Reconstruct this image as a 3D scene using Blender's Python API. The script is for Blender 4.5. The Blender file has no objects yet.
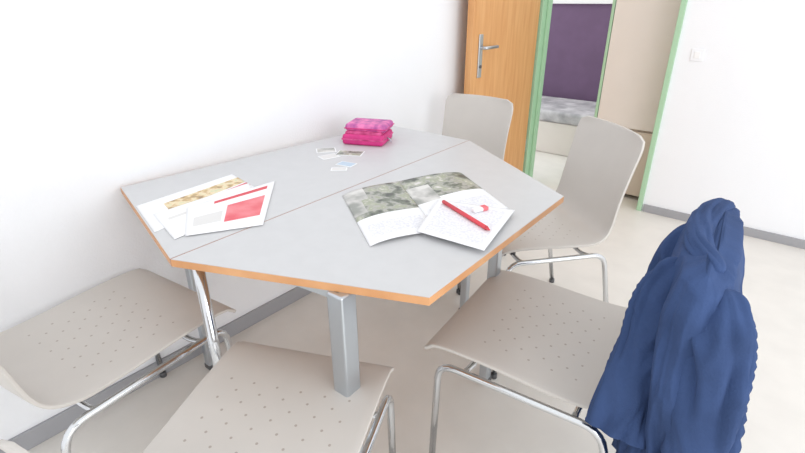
import bpy, bmesh, math, random
from mathutils import Vector, Matrix, noise
random.seed(4)
sc=bpy.context.scene
sc.view_settings.view_transform='Standard'
YB=2.743
def lin(c):
    return tuple(((x/255)/12.92 if x/255<=.04045 else ((x/255+.055)/1.055)**2.4) for x in c)
# ---------------- materials
def mat(n,c,rough=.6,metal=0.,spec=.5,var=0.,vscale=8.,bump=0.,bscale=60.,c2=None,coord='Object',stretch=(1,1,1),ramp=None):
    m=bpy.data.materials.new(n); m.use_nodes=True; nt=m.node_tree; b=nt.nodes['Principled BSDF']
    b.inputs['Roughness'].default_value=rough; b.inputs['Metallic'].default_value=metal
    b.inputs['Specular IOR Level'].default_value=spec
    L=lin(c); b.inputs['Base Color'].default_value=(*L,1)
    tc=nt.nodes.new('ShaderNodeTexCoord'); mp=nt.nodes.new('ShaderNodeMapping'); mp.inputs['Scale'].default_value=stretch
    nt.links.new(tc.outputs[coord],mp.inputs[0])
    if var or c2 or ramp:
        nz=nt.nodes.new('ShaderNodeTexNoise'); nz.inputs['Scale'].default_value=vscale; nz.inputs['Detail'].default_value=6
        nt.links.new(mp.outputs[0],nz.inputs['Vector'])
        cr=nt.nodes.new('ShaderNodeValToRGB'); cr.color_ramp.elements[0].position=.35; cr.color_ramp.elements[1].position=.65
        A=lin(c2) if c2 else tuple(x*(1-var) for x in L)
        cr.color_ramp.elements[0].color=(*A,1); cr.color_ramp.elements[1].color=(*L,1)
        if ramp:
            cr.color_ramp.elements[0].position=ramp[0][0]; cr.color_ramp.elements[0].color=(*lin(ramp[0][1]),1)
            cr.color_ramp.elements[1].position=ramp[-1][0]; cr.color_ramp.elements[1].color=(*lin(ramp[-1][1]),1)
            for p,q in ramp[1:-1]:
                e=cr.color_ramp.elements.new(p); e.color=(*lin(q),1)
        nt.links.new(nz.outputs['Fac'],cr.inputs[0]); nt.links.new(cr.outputs[0],b.inputs['Base Color'])
    if bump:
        n2=nt.nodes.new('ShaderNodeTexNoise'); n2.inputs['Scale'].default_value=bscale; n2.inputs['Detail'].default_value=4
        nt.links.new(mp.outputs[0],n2.inputs['Vector'])
        bp=nt.nodes.new('ShaderNodeBump'); bp.inputs['Strength'].default_value=bump; bp.inputs['Distance'].default_value=.01
        nt.links.new(n2.outputs['Fac'],bp.inputs['Height']); nt.links.new(bp.outputs[0],b.inputs['Normal'])
    return m
M_wall=mat('wall_paint',(241,242,245),.85,var=.015,vscale=3,bump=.12,bscale=140)
M_floor=mat('linoleum',(231,227,221),.42,var=.05,vscale=7,bump=.02)
M_base=mat('baseboard_grey',(160,160,164),.5)
M_green=mat('green_frame',(170,206,172),.45)
M_wood=mat('door_oak',(222,168,112),.45,c2=(210,150,94),vscale=3,stretch=(14,14,1))
M_edge=mat('oak_edge',(222,168,120),.45,c2=(206,148,100),vscale=10)
M_lam=mat('grey_laminate',(205,205,206),.4,var=.03,vscale=25)
M_seam=mat('seam_strip',(175,130,116),.6)
M_chrome=mat('chrome',(218,220,223),.16,metal=1.)
M_steel=mat('brushed_steel',(196,202,208),.28,metal=.85)
M_plast=mat('chair_glide',(90,90,92),.5)
M_navy=mat('navy_cloth',(62,82,124),.9,var=.22,vscale=10,bump=.18,bscale=220,spec=.2)
M_paper=mat('white_paper',(243,243,245),.6)
M_paper2=mat('paper_text',(242,242,244),.6,c2=(220,220,227),vscale=170)
M_red=mat('print_red',(216,72,82),.5)
M_pinkr=mat('print_coral',(236,136,142),.5,c2=(226,92,104),vscale=14)
M_yel=mat('print_bread',(232,208,150),.5,ramp=[(.3,(150,126,100)),(.45,(206,176,126)),(.55,(236,218,184)),(.7,(200,208,170))],vscale=38)
M_photo=mat('print_photo',(176,178,168),.4,ramp=[(.34,(82,86,80)),(.44,(130,136,122)),(.5,(178,176,172)),(.57,(158,164,138)),(.68,(216,212,210))],vscale=26)
M_photo2=mat('print_photo_light',(205,203,196),.4,ramp=[(.36,(150,152,146)),(.5,(196,194,190)),(.62,(222,220,216))],vscale=14)
M_sky=mat('print_haze',(222,220,218),.4)
M_blue=mat('print_blue',(188,206,222),.5)
M_mag=mat('magenta_fabric',(218,54,134),.55,var=.2,vscale=30,bump=.2)
M_mag2=mat('magenta_dark',(176,44,104),.55,c2=(226,94,154),vscale=35)
M_pink=mat('pink_fabric',(240,130,186),.55,c2=(166,76,148),vscale=28,bump=.15)
M_purple=mat('purple_paint',(116,92,122),.8,var=.1)
M_cup=mat('cupboard_laminate',(228,220,213),.5,var=.02)
M_cup2=mat('cupboard_drawer',(214,200,186),.5)
M_grey=mat('bench_fabric',(204,202,204),.8,c2=(158,156,160),vscale=9)
M_switch=mat('switch_plastic',(240,240,240),.35)
M_shell=mat('chair_shell',(206,201,195),.42,var=.03,vscale=10)
def add_dots(m):
    nt=m.node_tree; b=nt.nodes['Principled BSDF']; N=nt.nodes.new; Lk=nt.links.new
    tc=N('ShaderNodeTexCoord'); mp=N('ShaderNodeMapping'); mp.inputs['Rotation'].default_value=(0,0,math.radians(45)); mp.inputs['Scale'].default_value=(24,24,24)
    Lk(tc.outputs['Object'],mp.inputs[0])
    fr=N('ShaderNodeVectorMath'); fr.operation='FRACTION'; Lk(mp.outputs[0],fr.inputs[0])
    sb=N('ShaderNodeVectorMath'); sb.operation='SUBTRACT'; sb.inputs[1].default_value=(.5,.5,0); Lk(fr.outputs[0],sb.inputs[0])
    ml=N('ShaderNodeVectorMath'); ml.operation='MULTIPLY'; ml.inputs[1].default_value=(1,1,0); Lk(sb.outputs[0],ml.inputs[0])
    ln=N('ShaderNodeVectorMath'); ln.operation='LENGTH'; Lk(ml.outputs[0],ln.inputs[0])
    lt=N('ShaderNodeMath'); lt.operation='LESS_THAN'; lt.inputs[1].default_value=.075; Lk(ln.outputs['Value'],lt.inputs[0])
    sp=N('ShaderNodeSeparateXYZ'); Lk(tc.outputs['Object'],sp.inputs[0])
    ab=N('ShaderNodeMath'); ab.operation='ABSOLUTE'; Lk(sp.outputs['X'],ab.inputs[0])
    lx=N('ShaderNodeMath'); lx.operation='LESS_THAN'; lx.inputs[1].default_value=.15; Lk(ab.outputs[0],lx.inputs[0])
    ad=N('ShaderNodeMath'); ad.operation='SUBTRACT'; ad.inputs[1].default_value=.01; Lk(sp.outputs['Y'],ad.inputs[0])
    a2=N('ShaderNodeMath'); a2.operation='ABSOLUTE'; Lk(ad.outputs[0],a2.inputs[0])
    ly=N('ShaderNodeMath'); ly.operation='LESS_THAN'; ly.inputs[1].default_value=.13; Lk(a2.outputs[0],ly.inputs[0])
    m1=N('ShaderNodeMath'); m1.operation='MULTIPLY'; Lk(lt.outputs[0],m1.inputs[0]); Lk(lx.outputs[0],m1.inputs[1])
    m2=N('ShaderNodeMath'); m2.operation='MULTIPLY'; Lk(m1.outputs[0],m2.inputs[0]); Lk(ly.outputs[0],m2.inputs[1])
    mx=N('ShaderNodeMixRGB'); Lk(m2.outputs[0],mx.inputs[0])
    old=b.inputs['Base Color'].links[0].from_socket; Lk(old,mx.inputs[1]); mx.inputs[2].default_value=(*lin((172,162,153)),1)
    Lk(mx.outputs[0],b.inputs['Base Color'])
add_dots(M_shell)
# ---------------- mesh helpers
def obj(n,verts,faces,m,smooth=False,parent=None):
    me=bpy.data.meshes.new(n); me.from_pydata([tuple(v) for v in verts],[],faces); me.update()
    o=bpy.data.objects.new(n,me); sc.collection.objects.link(o)
    for k in (m if isinstance(m,list) else [m]): me.materials.append(k)
    if smooth: me.polygons.foreach_set('use_smooth',[True]*len(me.polygons))
    if parent: o.parent=parent
    return o
def empty(n,loc=(0,0,0),rot=0):
    e=bpy.data.objects.new(n,None); sc.collection.objects.link(e); e.location=loc; e.rotation_euler=(0,0,rot); e.empty_display_size=.1; return e
def box(n,lo,hi,m,bev=0.,parent=None,seg=2):
    x0,y0,z0=lo;x1,y1,z1=hi
    v=[(x0,y0,z0),(x1,y0,z0),(x1,y1,z0),(x0,y1,z0),(x0,y0,z1),(x1,y0,z1),(x1,y1,z1),(x0,y1,z1)]
    f=[(0,3,2,1),(4,5,6,7),(0,1,5,4),(1,2,6,5),(2,3,7,6),(3,0,4,7)]
    o=obj(n,v,f,m,False,parent)
    if bev:
        md=o.modifiers.new('b','BEVEL'); md.width=bev; md.segments=seg
        o.data.polygons.foreach_set('use_smooth',[True]*6)
        w=o.modifiers.new('wn','WEIGHTED_NORMAL')
    return o
def prism(n,pts,z0,z1,mt,mside=None,parent=None,bev=0):
    k=len(pts); v=[(*p[:2],z0) for p in pts]+[(*p[:2],z1) for p in pts]
    f=[tuple(range(k))[::-1],tuple(range(k,2*k))]+[(i,(i+1)%k,(i+1)%k+k,i+k) for i in range(k)]
    o=obj(n,v,f,[mt,mside or mt],False,parent)
    for p in o.data.polygons[2:]: p.material_index=1
    if bev: md=o.modifiers.new('b','BEVEL'); md.width=bev; md.segments=2
    return o
def round_path(pts,r=.03,n=5):
    P=[Vector(p) for p in pts]; out=[P[0]]
    for i in range(1,len(P)-1):
        a=(P[i-1]-P[i]);b=(P[i+1]-P[i]); rr=min(r,a.length*.45,b.length*.45)
        A=P[i]+a.normalized()*rr;B=P[i]+b.normalized()*rr
        for k in range(n+1):
            t=k/n; out.append(A*(1-t)**2+P[i]*2*t*(1-t)+B*t*t)
    out.append(P[-1]); return out
def tube(n,pts,r,m,parent=None,seg=10,bend=.04):
    P=round_path(pts,bend) if len(pts)>2 else [Vector(p) for p in pts]
    R=r if callable(r) else (lambda t:r)
    v=[];f=[]; up=None
    for i,p in enumerate(P):
        t=(P[min(i+1,len(P)-1)]-P[max(i-1,0)]).normalized()
        if up is None: up=Vector((0,0,1)) if abs(t.z)<.9 else Vector((1,0,0))
        s=t.cross(up).normalized(); up=s.cross(t).normalized()
        rr=R(i/(len(P)-1))
        for k in range(seg):
            a=2*math.pi*k/seg; v.append(p+(s*math.cos(a)+up*math.sin(a))*rr)
    for i in range(len(P)-1):
        for k in range(seg):
            f.append((i*seg+k,i*seg+(k+1)%seg,(i+1)*seg+(k+1)%seg,(i+1)*seg+k))
    f.append(tuple(range(seg))[::-1]); f.append(tuple(range((len(P)-1)*seg,len(P)*seg)))
    return obj(n,v,f,m,True,parent)
# ---------------- room
box('floor',(-1.6,-2.2,-.05),(4.2,5.0,0),M_floor)
box('wall_left',(-.12,-2.2,0),(0,YB,2.7),M_wall)
XL,XR=.112,.918
wb=empty('wall_back')
box('wall_right_part',(XR+.03,YB,0),(4.2,YB+.12,2.7),M_wall,parent=wb)
box('wall_left_part',(-.12,YB,0),(XL-.035,YB+.12,2.7),M_wall,parent=wb)
box('wall_lintel',(XL-.035,YB,2.1),(XR+.03,YB+.12,2.7),M_wall,parent=wb)
box('baseboard_left',(0,-2.2,0),(.012,YB,.065),M_base,.002)
box('baseboard_back',(XR+.04,YB-.012,0),(4.2,YB,.05),M_base,.002)
tr=empty('trim_1')
box('jamb_left',(XL-.035,YB-.010,0),(XL,YB+.135,2.1),M_green,.003,tr)
box('jamb_right',(XR,YB-.015,0),(XR+.03,YB+.135,2.1),M_green,.003,tr)
box('jamb_head',(XL-.035,YB-.015,2.1),(XR+.03,YB+.135,2.13),M_green,.003,tr)
box('stop_left',(XL+.001,YB+.05,0),(XL+.015,YB+.09,2.1),M_green,.002,tr)
# ---------------- door leaf, open against the left wall
hin=Vector((.080,2.715,0)); fe=Vector((.098,1.875,0))
dv=fe-hin; dl=dv.length; ang=math.atan2(dv.y,dv.x)
door=empty('door_1',hin,ang)   # +x toward free edge, +y room side
box('leaf',(0,-.02,.01),(dl,.02,2.05),M_wood,.003,door)
hx=dl-.085
box('handle_plate',(hx-.02,.02,.86),(hx+.02,.028,1.09),M_steel,.003,door)
tube('lever',[(hx,.02,1.02),(hx,.06,1.02),(hx-.13,.06,1.02)],.009,M_steel,door,bend=.015)
tube('keyhole',[(hx,.026,.92),(hx,.034,.92)],.009,M_plast,door)
for hz in (.25,1.8): tube('hinge',[(-.006,.012,hz),(-.006,.012,hz+.09)],.008,M_steel,door)
# ---------------- room beyond the door
box('wall_hall',(-1.6,4.3,0),(2.2,4.4,1.22),M_purple)
hw=empty('window_1')
box('sill',(-1.6,4.28,1.22),(2.2,4.4,1.27),M_switch,.004,hw)
box('panel',(-1.6,4.33,1.27),(2.2,4.4,2.7),M_wall,parent=hw)
for x in (-.9,-.1,.7): box('mullion',(x,4.29,1.27),(x+.05,4.33,2.6),M_switch,.003,hw)
cup=empty('cupboard')
box('carcass',(.51,2.93,.02),(1.25,3.35,2.2),M_cup2,.003,cup)
box('door_panel',(.515,2.905,.48),(1.24,2.928,2.19),M_cup,.003,cup)
box('drawer_front',(.515,2.905,.03),(1.24,2.928,.465),M_cup2,.003,cup)
box('edge_strip',(.495,2.90,.0),(.512,3.35,2.2),M_green,.002,cup)
bn=empty('low_bench')
box('base',(-1.1,3.6,0),(.5,4.26,.28),M_cup,.01,bn)
box('cushion',(-1.1,3.58,.28),(.5,4.26,.38),M_grey,.03,bn,3)
sw=empty('light_switch')
box('plate',(1.025,YB-.006,.945),(1.09,YB,1.01),M_wall,.003,sw)
box('rocker',(1.042,YB-.010,.96),(1.073,YB-.005,.995),M_switch,.003,sw)
# ---------------- table (two trapezoid halves)
tb=empty('hexagonal_table')
A,B,C,D,E,Fp=[(.016,.01),(.583,-.125),(1.13,.115),(1.12,.80),(.565,1.16),(.115,1.16)]
sv=(Vector(E)-Vector(B)).normalized(); nv=Vector((sv.y,-sv.x))*.0015
B1=(Vector(B)-nv);E1=(Vector(E)-nv);B2=(Vector(B)+nv);E2=(Vector(E)+nv)
ZU=.721
def top(n,P):
    prism(n+'_core',P,ZU,.7385,M_edge,M_edge,tb)
    c=sum((Vector(p[:2]) for p in P),Vector((0,0)))/len(P)
    prism(n+'_laminate',[Vector(p[:2])+(c-Vector(p[:2])).normalized()*.0015 for p in P],.7384,.74,M_lam,M_lam,tb)
top('rear_top',[A,tuple(B1),tuple(E1),Fp]); top('front_top',[tuple(B2),C,D,tuple(E2)])
prism('seam',[tuple(B1),tuple(B2),tuple(E2),tuple(E1)],.722,.7395,M_seam,M_seam,tb)
def leg(n,x,y,s=.022,m=M_steel):
    box(n,(x-s,y-s,.012),(x+s,y+s,ZU),m,.006,tb,3); box(n+'_foot',(x-s-.002,y-s-.002,0),(x+s+.002,y+s+.002,.02),M_plast,.003,tb)
legs=[(.955,.045,.023),(.955,.72,.017),(.11,.13,.016),(.17,1.07,.016),(.66,1.04,.016)]
for i,(x,y,s) in enumerate(legs): leg('leg_%d'%(i+1),x,y,s)
tube('leg_6',[(.560,-.055,ZU),(.560,-.055,0)],.014,M_chrome,tb,14)
tube('leg_7',[(.50,1.07,ZU),(.50,1.07,0)],.014,M_chrome,tb,14)
def rail(n,p,q):
    p=Vector((*p,0));q=Vector((*q,0)); d=(q-p).normalized(); s=Vector((-d.y,d.x,0))*.01
    prism(n,[p-s,q-s,q+s,p+s],.700,ZU,M_steel,None,tb)
rail('rail_1',(.64,.0),(.955,.045)); rail('rail_2',(.955,.045),(.955,.72)); rail('rail_3',(.955,.72),(.66,1.04)); rail('rail_4',(.560,-.03),(.50,1.07)); rail('rail_5',(.11,.13),(.17,1.07))
# ---------------- chairs
prof0=[(.238,.420),(.222,.438),(.17,.447),(.06,.445),(-.06,.437),(-.14,.437),(-.19,.452),(-.222,.49),(-.243,.56),(-.262,.65),(-.282,.74),(-.302,.825)]
def cr(P,t):
    n=len(P)-1; x=t*n; i=min(int(x),n-1); u=x-i
    g=lambda k:Vector(P[max(0,min(n,k))])
    a,b,c,d=g(i-1),g(i),g(i+1),g(i+2)
    return .5*((2*b)+(c-a)*u+(2*a-5*b+4*c-d)*u*u+(3*b-a-3*c+d)*u**3)
def chair(loc,facing,sc_=1.0,sw_=1.0,ht=1.0):
    ang=math.atan2(facing[1],facing[0])-math.pi/2
    e=empty('stacking_chair',(loc[0],loc[1],0),ang)
    prof=[(a,b if b<.45 else .45+(b-.45)*ht) for a,b in prof0]
    NS,NT=44,20; v=[];f=[]
    for i in range(NS+1):
        s=i/NS; p=cr(prof,s)
        w=.222 if s<.45 else .222-.016*math.sin((s-.45)/.55*math.pi)-.010*(s-.45)/.55
        w*=sw_
        if s<.07: w-=.028*(1-math.sqrt(max(0,1-((.07-s)/.07)**2)))
        if s>.93: w-=.045*(1-math.sqrt(max(0,1-((s-.93)/.07)**2)))
        back=max(0,min(1,(s-.55)/.2))
        for j in range(NT+1):
            t=-1+2*j/NT
            y=p[0]*sc_+back*.022*(t*t-.3); z=p[1]+(1-back)*.006*(abs(t)**3)*(0 if s<.1 else 1)
            v.append((w*t,y,z))
    for i in range(NS):
        for j in range(NT):
            a=i*(NT+1)+j; f.append((a,a+1,a+NT+2,a+NT+1))
    o=obj('seat_shell',v,f,M_shell,True,e)
    md=o.modifiers.new('s','SOLIDIFY'); md.thickness=.009; md.offset=-1
    md=o.modifiers.new('b','BEVEL'); md.width=.002; md.segments=2; md.limit_method='ANGLE'; md.angle_limit=1.0
    k=sw_
    for sgn,nm in ((-1,'left'),(1,'right')):
        x=sgn*.222*k
        tube('frame_'+nm,[(x*1.02,.205*sc_,.008),(x,.195*sc_,.405),(x*.99,-.19*sc_,.40),(x*1.05,-.27*sc_,.008)],.0095,M_chrome,e,12,.05)
        for yy in (.205,-.27): tube('glide_'+nm,[(x*(1.02 if yy>0 else 1.05),yy*sc_,0),(x*(1.02 if yy>0 else 1.05),yy*sc_,.018)],.012,M_plast,e,10)
    for nm,yy in (('front',.13),('rear',-.13)):
        tube('crossbar_'+nm,[(-.222*k,yy*sc_,.402),(-.17*k,yy*sc_,.385),(.17*k,yy*sc_,.385),(.222*k,yy*sc_,.402)],.008,M_chrome,e,10,.03)
        for sx in (-.12,.12): tube('mount',[(sx,yy*sc_,.385),(sx,yy*sc_,.434)],.010,M_plast,e,8)
    return e
chair((.268,-.215),(-.12,.993),1.14,1.0)
chair((.903,-.150),(-.42,.907),1.14,.95,.76)
chair((1.217,.548),(-.993,-.11),1.07,1.03,.98)
chair((.875,1.17),(-.62,-.78),1.0,1.0,1.02)
chair((.34,1.35),(.05,-1),1.,.92)
# ---------------- papers
def sheet(n,q,z,regions,base=M_paper,nx=24,ny=24,bump=None,th=.0008):
    q=[Vector((*p,0)) for p in q]; mats=[base]; reg=[]
    for r in regions:
        if r[4] not in mats: mats.append(r[4])
        reg.append((*r[:4],mats.index(r[4])))
    v=[];f=[];mi=[]
    for i in range(ny+1):
        for j in range(nx+1):
            a,b=j/nx,i/ny; p=(q[0]*(1-a)+q[1]*a)*(1-b)+(q[3]*(1-a)+q[2]*a)*b
            v.append((p.x,p.y,z+(bump(a,b) if bump else 0)))
    for i in range(ny):
        for j in range(nx):
            k=i*(nx+1)+j; f.append((k,k+1,k+nx+2,k+nx+1)); a,b=(j+.5)/nx,(i+.5)/ny; m=0
            for r in reg:
                if r[0]<=a<=r[2] and r[1]<=b<=r[3]: m=r[4]
            mi.append(m)
    o=obj(n,v,f,mats,True); 
    for p,m in zip(o.data.polygons,mi): p.material_index=m
    bm=bmesh.new(); bm.from_mesh(o.data)
    if sum(fc.normal.z for fc in bm.faces)<0: bmesh.ops.reverse_faces(bm,faces=bm.faces)
    bm.to_mesh(o.data); bm.free()
    md=o.modifiers.new('s','SOLIDIFY'); md.thickness=th; md.offset=1
    return o
sheet('flyer',[(.21,-.03),(.18,.30),(.35,.27),(.42,-.08)],.7405,[(.2,.25,.98,.58,M_yel),(.2,.62,.98,.80,M_red)])
sheet('paper_sheet',[(.31,-.03),(.30,.28),(.46,.21),(.50,-.07)],.7417,[(.1,.3,.7,.36,M_sky)])
sheet('brochure',[(.34,.05),(.35,.345),(.60,.115),(.505,-.045)],.743,[(.44,.34,.9,.80,M_pinkr),(.3,.08,.9,.16,M_red),(.1,.45,.4,.75,M_sky)])
fold=lambda s:(lambda a,b:.010*math.sin(math.pi*min(1,max(0,(a if s else 1-a)))**.7)*.9+.0003)
mg=empty('magazine')
o=sheet('page_left',[(.61,.39),(.66,.59),(.97,.37),(.895,.20)],.7408,[(0,0,1,.6,M_photo),(0,0,.35,.25,M_photo2),(0,.25,.2,.5,M_photo2),(.08,.72,.9,.92,M_paper2)],bump=fold(1)); o.parent=mg
o=sheet('page_right',[(.66,.59),(.77,.785),(1.04,.61),(.97,.37)],.7408,[(0,0,1,.48,M_photo),(0,.2,.35,.55,M_photo2),(.1,.66,.9,.92,M_paper2)],bump=fold(0)); o.parent=mg
sheet('printed_sheet',[(.865,.515),(1.07,.585),(1.125,.33),(.945,.315)],.7535,[(.1,.1,.9,.9,M_paper2)])
pc=empty('red_pencil'); p0=Vector((.895,.50,.7605)); p1=Vector((1.075,.425,.7605))
tube('shaft',[p0,p1],.0055,M_red,pc,6); tube('tip',[p1,p1+(p1-p0).normalized()*.015],lambda t:.0055*(1-t)+.0006,M_red,pc,6)
er=empty('eraser',(1.0,.52,.7548),1.2)
box('rubber',(-.024,-.009,0),(.022,.009,.010),M_paper,.003,er); box('sleeve',(.004,-.0096,-.0002),(.022,.0096,.0106),M_pinkr,.002,er)
def card(n,x,y,a,m,w=.06,h=.045,z=.7402):
    e=empty(n,(x,y,z),a); box('card',(-w/2,-h/2,0),(w/2,h/2,.0012),M_paper,.0004,e); box('picture',(-w/2+.004,-h/2+.004,.0012),(w/2-.004,h/2-.004,.0016),m,0,e)
card('picture_card',.315,.72,.5,M_photo,.10,.065)
card('picture_card',.215,.69,.9,M_photo2,.075,.06)
card('picture_card',.40,.615,.2,M_blue,.065,.045)
card('picture_card',.285,.64,1.3,M_sky,.07,.05)
card('picture_card',.42,.56,.7,M_sky,.055,.035)
# one pencil case: zipped lower compartment with a padded upper compartment folded over it
pe=empty('pencil_case',(.25,.89,.74),.42)
L,W=.17,.15
box('lower_compartment',(-L/2,-W/2,0),(L/2,W/2,.042),M_mag,.012,pe,4)
box('zip_band',(-L/2-.001,-W/2-.001,.020),(L/2+.001,W/2+.001,.026),M_mag2,.001,pe)
box('hinge_panel',(-L/2+.01,-W/2+.012,.036),(L/2-.01,W/2-.004,.052),M_mag2,.006,pe,3)
box('upper_compartment',(-L/2+.002,-W/2+.03,.046),(L/2+.004,W/2+.004,.078),M_pink,.014,pe,4)
box('upper_zip_band',(-L/2+.001,-W/2+.029,.058),(L/2+.005,W/2+.005,.062),M_mag,.001,pe)
tube('zip_pull',[(L/2,-.01,.023),(L/2+.012,-.014,.018),(L/2+.02,-.016,.008)],.003,M_steel,pe,8)
# ---------------- jacket over chair back
jk=empty('jacket')
NZ,NA=110,260; v=[];f=[]
yc=.560
def lerp(T,t):
    for i in range(len(T)-1):
        if t<=T[i+1][0]:
            u=(t-T[i][0])/(T[i+1][0]-T[i][0]); u=u*u*(3-2*u); return T[i][1]*(1-u)+T[i+1][1]*u
    return T[-1][1]
def ridge(p):
    q=p+Vector((noise.noise(p*1.3),noise.noise(p*1.3+Vector((7,2,1))),0))*.5
    return 1-2.4*abs(noise.noise(q))
for i in range(NZ+1):
    t=i/NZ
    z=.840-.52*t
    xf=lerp([(0,1.515),(.04,1.475),(.2,1.460),(.5,1.458),(.8,1.465),(1,1.465)],t)
    xb=lerp([(0,1.54),(.04,1.575),(.3,1.600),(.6,1.630),(1,1.655)],t)
    hy=lerp([(0,.205),(.05,.243),(.15,.255),(.5,.265),(1,.28)],t)
    cx=(xf+xb)/2; hx=(xb-xf)/2
    for k in range(NA):
        a=2*math.pi*k/NA; c,s=math.cos(a),math.sin(a)
        ex=abs(c)**.75*(1 if c>0 else -1); ey=abs(s)**.65*(1 if s>0 else -1)
        amp=.003+.021*min(1,t*1.7)
        P=Vector((c*2.4+z*1.2,s*3.4+z*1.6,z*1.3+c*.5))
        dr=amp*(ridge(P)*1.15+.25*ridge(P*1.9+Vector((3,3,3))))-.003
        yy=ey*hy+s*dr
        v.append((cx+ex*hx+c*dr-(.10+(.02*t if c>0 else 0))*yy,yc+yy,z+.012*math.sin(3*a+1)*t+(.008*math.sin(a*2+.6)*(1-t))))
for i in range(NZ):
    for k in range(NA):
        f.append((i*NA+k,(i+1)*NA+k,(i+1)*NA+(k+1)%NA,i*NA+(k+1)%NA))
f.append(tuple(range(NA)))
o=obj('body',v,f,M_navy,True,jk)
md=o.modifiers.new('s','SOLIDIFY'); md.thickness=.003; md.offset=-1
def cloth_tube(n,pts,ra,rb,m,flat=.55,seg=60,rows=80,amp=.012,seed=0):
    P3=[Vector(cr(pts,i/rows)) for i in range(rows+1)]; v=[];f=[]; ref=Vector((0,1,0))
    if n=='collar': ref=Vector((1,0,0))
    for i,p in enumerate(P3):
        t=i/rows; d=(P3[min(i+1,rows)]-P3[max(i-1,0)]).normalized(); s=d.cross(ref).normalized(); u=s.cross(d).normalized()
        r=ra*(1-t)+rb*t
        if t<.15: r*=math.sqrt(max(.01,1-((.15-t)/.15)**2))
        if n=='collar' and t>.85: r*=math.sqrt(max(.01,1-((t-.85)/.15)**2))
        for k in range(seg):
            a=2*math.pi*k/seg; nn=ridge(Vector((math.cos(a)*1.1+seed,math.sin(a)*1.1,t*3+math.sin(a))))*amp*min(1,t*5)
            v.append(p+s*math.cos(a)*(r+nn)+u*math.sin(a)*(r*flat+nn))
    for i in range(rows):
        for k in range(seg): f.append((i*seg+k,i*seg+(k+1)%seg,(i+1)*seg+(k+1)%seg,(i+1)*seg+k))
    f.append(tuple(range(seg))[::-1]); 
    if n=='collar': f.append(tuple(range(rows*seg,(rows+1)*seg)))
    o=obj(n,v,f,m,True,jk); md=o.modifiers.new('s','SOLIDIFY'); md.thickness=.0025; md.offset=-1
    return o
cloth_tube('sleeve_left',[(1.565,.38,.80),(1.59,.325,.74),(1.608,.295,.62),(1.618,.285,.48),(1.615,.29,.34)],.042,.046,M_navy,.5,seed=1)
cloth_tube('front_flap',[(1.505,.46,.80),(1.480,.41,.73),(1.480,.375,.63),(1.474,.335,.54),(1.474,.295,.46)],.035,.048,M_navy,.45,seed=9,amp=.011)
cloth_tube('sleeve_right',[(1.49,.66,.80),(1.468,.62,.72),(1.458,.58,.62),(1.452,.54,.53),(1.448,.50,.475)],.035,.042,M_navy,.45,seed=14,amp=.011)
cloth_tube('collar',[(1.56,.40,.825),(1.515,.46,.838),(1.500,.55,.843),(1.500,.65,.842),(1.52,.75,.832)],.013,.015,M_navy,1.5,amp=.004,seed=3)
# ---------------- light
w=bpy.data.worlds.new('daylight'); sc.world=w; w.use_nodes=True
w.node_tree.nodes['Background'].inputs[0].default_value=(.97,.985,1,1); w.node_tree.nodes['Background'].inputs[1].default_value=1.22
def area(n,loc,tgt,size,e,col=(1,1,1)):
    l=bpy.data.lights.new(n,'AREA'); l.shape='RECTANGLE'; l.size,l.size_y=size; l.energy=e; l.color=col
    o=bpy.data.objects.new(n,l); sc.collection.objects.link(o); o.location=loc
    o.rotation_euler=(Vector(tgt)-Vector(loc)).to_track_quat('-Z','Y').to_euler()
area('window_daylight',(3.9,-.2,1.2),(.5,.6,.35),(2.8,2.0),50,(.97,.985,1))
area('hall_area_light',(.2,3.6,2.5),(0,3.8,0),(1,.6),10)  # unseen area light above the room beyond the door, aimed down
# ---------------- camera
T,PP,RO=.6844,.4368,-.0032; FPX=488.75
fw=Vector((-math.sin(T)*math.cos(PP),math.cos(T)*math.cos(PP),-math.sin(PP)))
r0=Vector((math.cos(T),math.sin(T),0)); u0=r0.cross(fw)
rt=r0*math.cos(RO)+u0*math.sin(RO); up=-r0*math.sin(RO)+u0*math.cos(RO)
cd=bpy.data.cameras.new('camera'); co=bpy.data.objects.new('camera',cd); sc.collection.objects.link(co)
cd.sensor_width=36; cd.lens=FPX*36/805; cd.clip_start=.01
Mx=Matrix((rt,up,-fw)).transposed().to_4x4(); Mx.translation=Vector((1.5997,-.5428,1.2702)); co.matrix_world=Mx
sc.camera=co
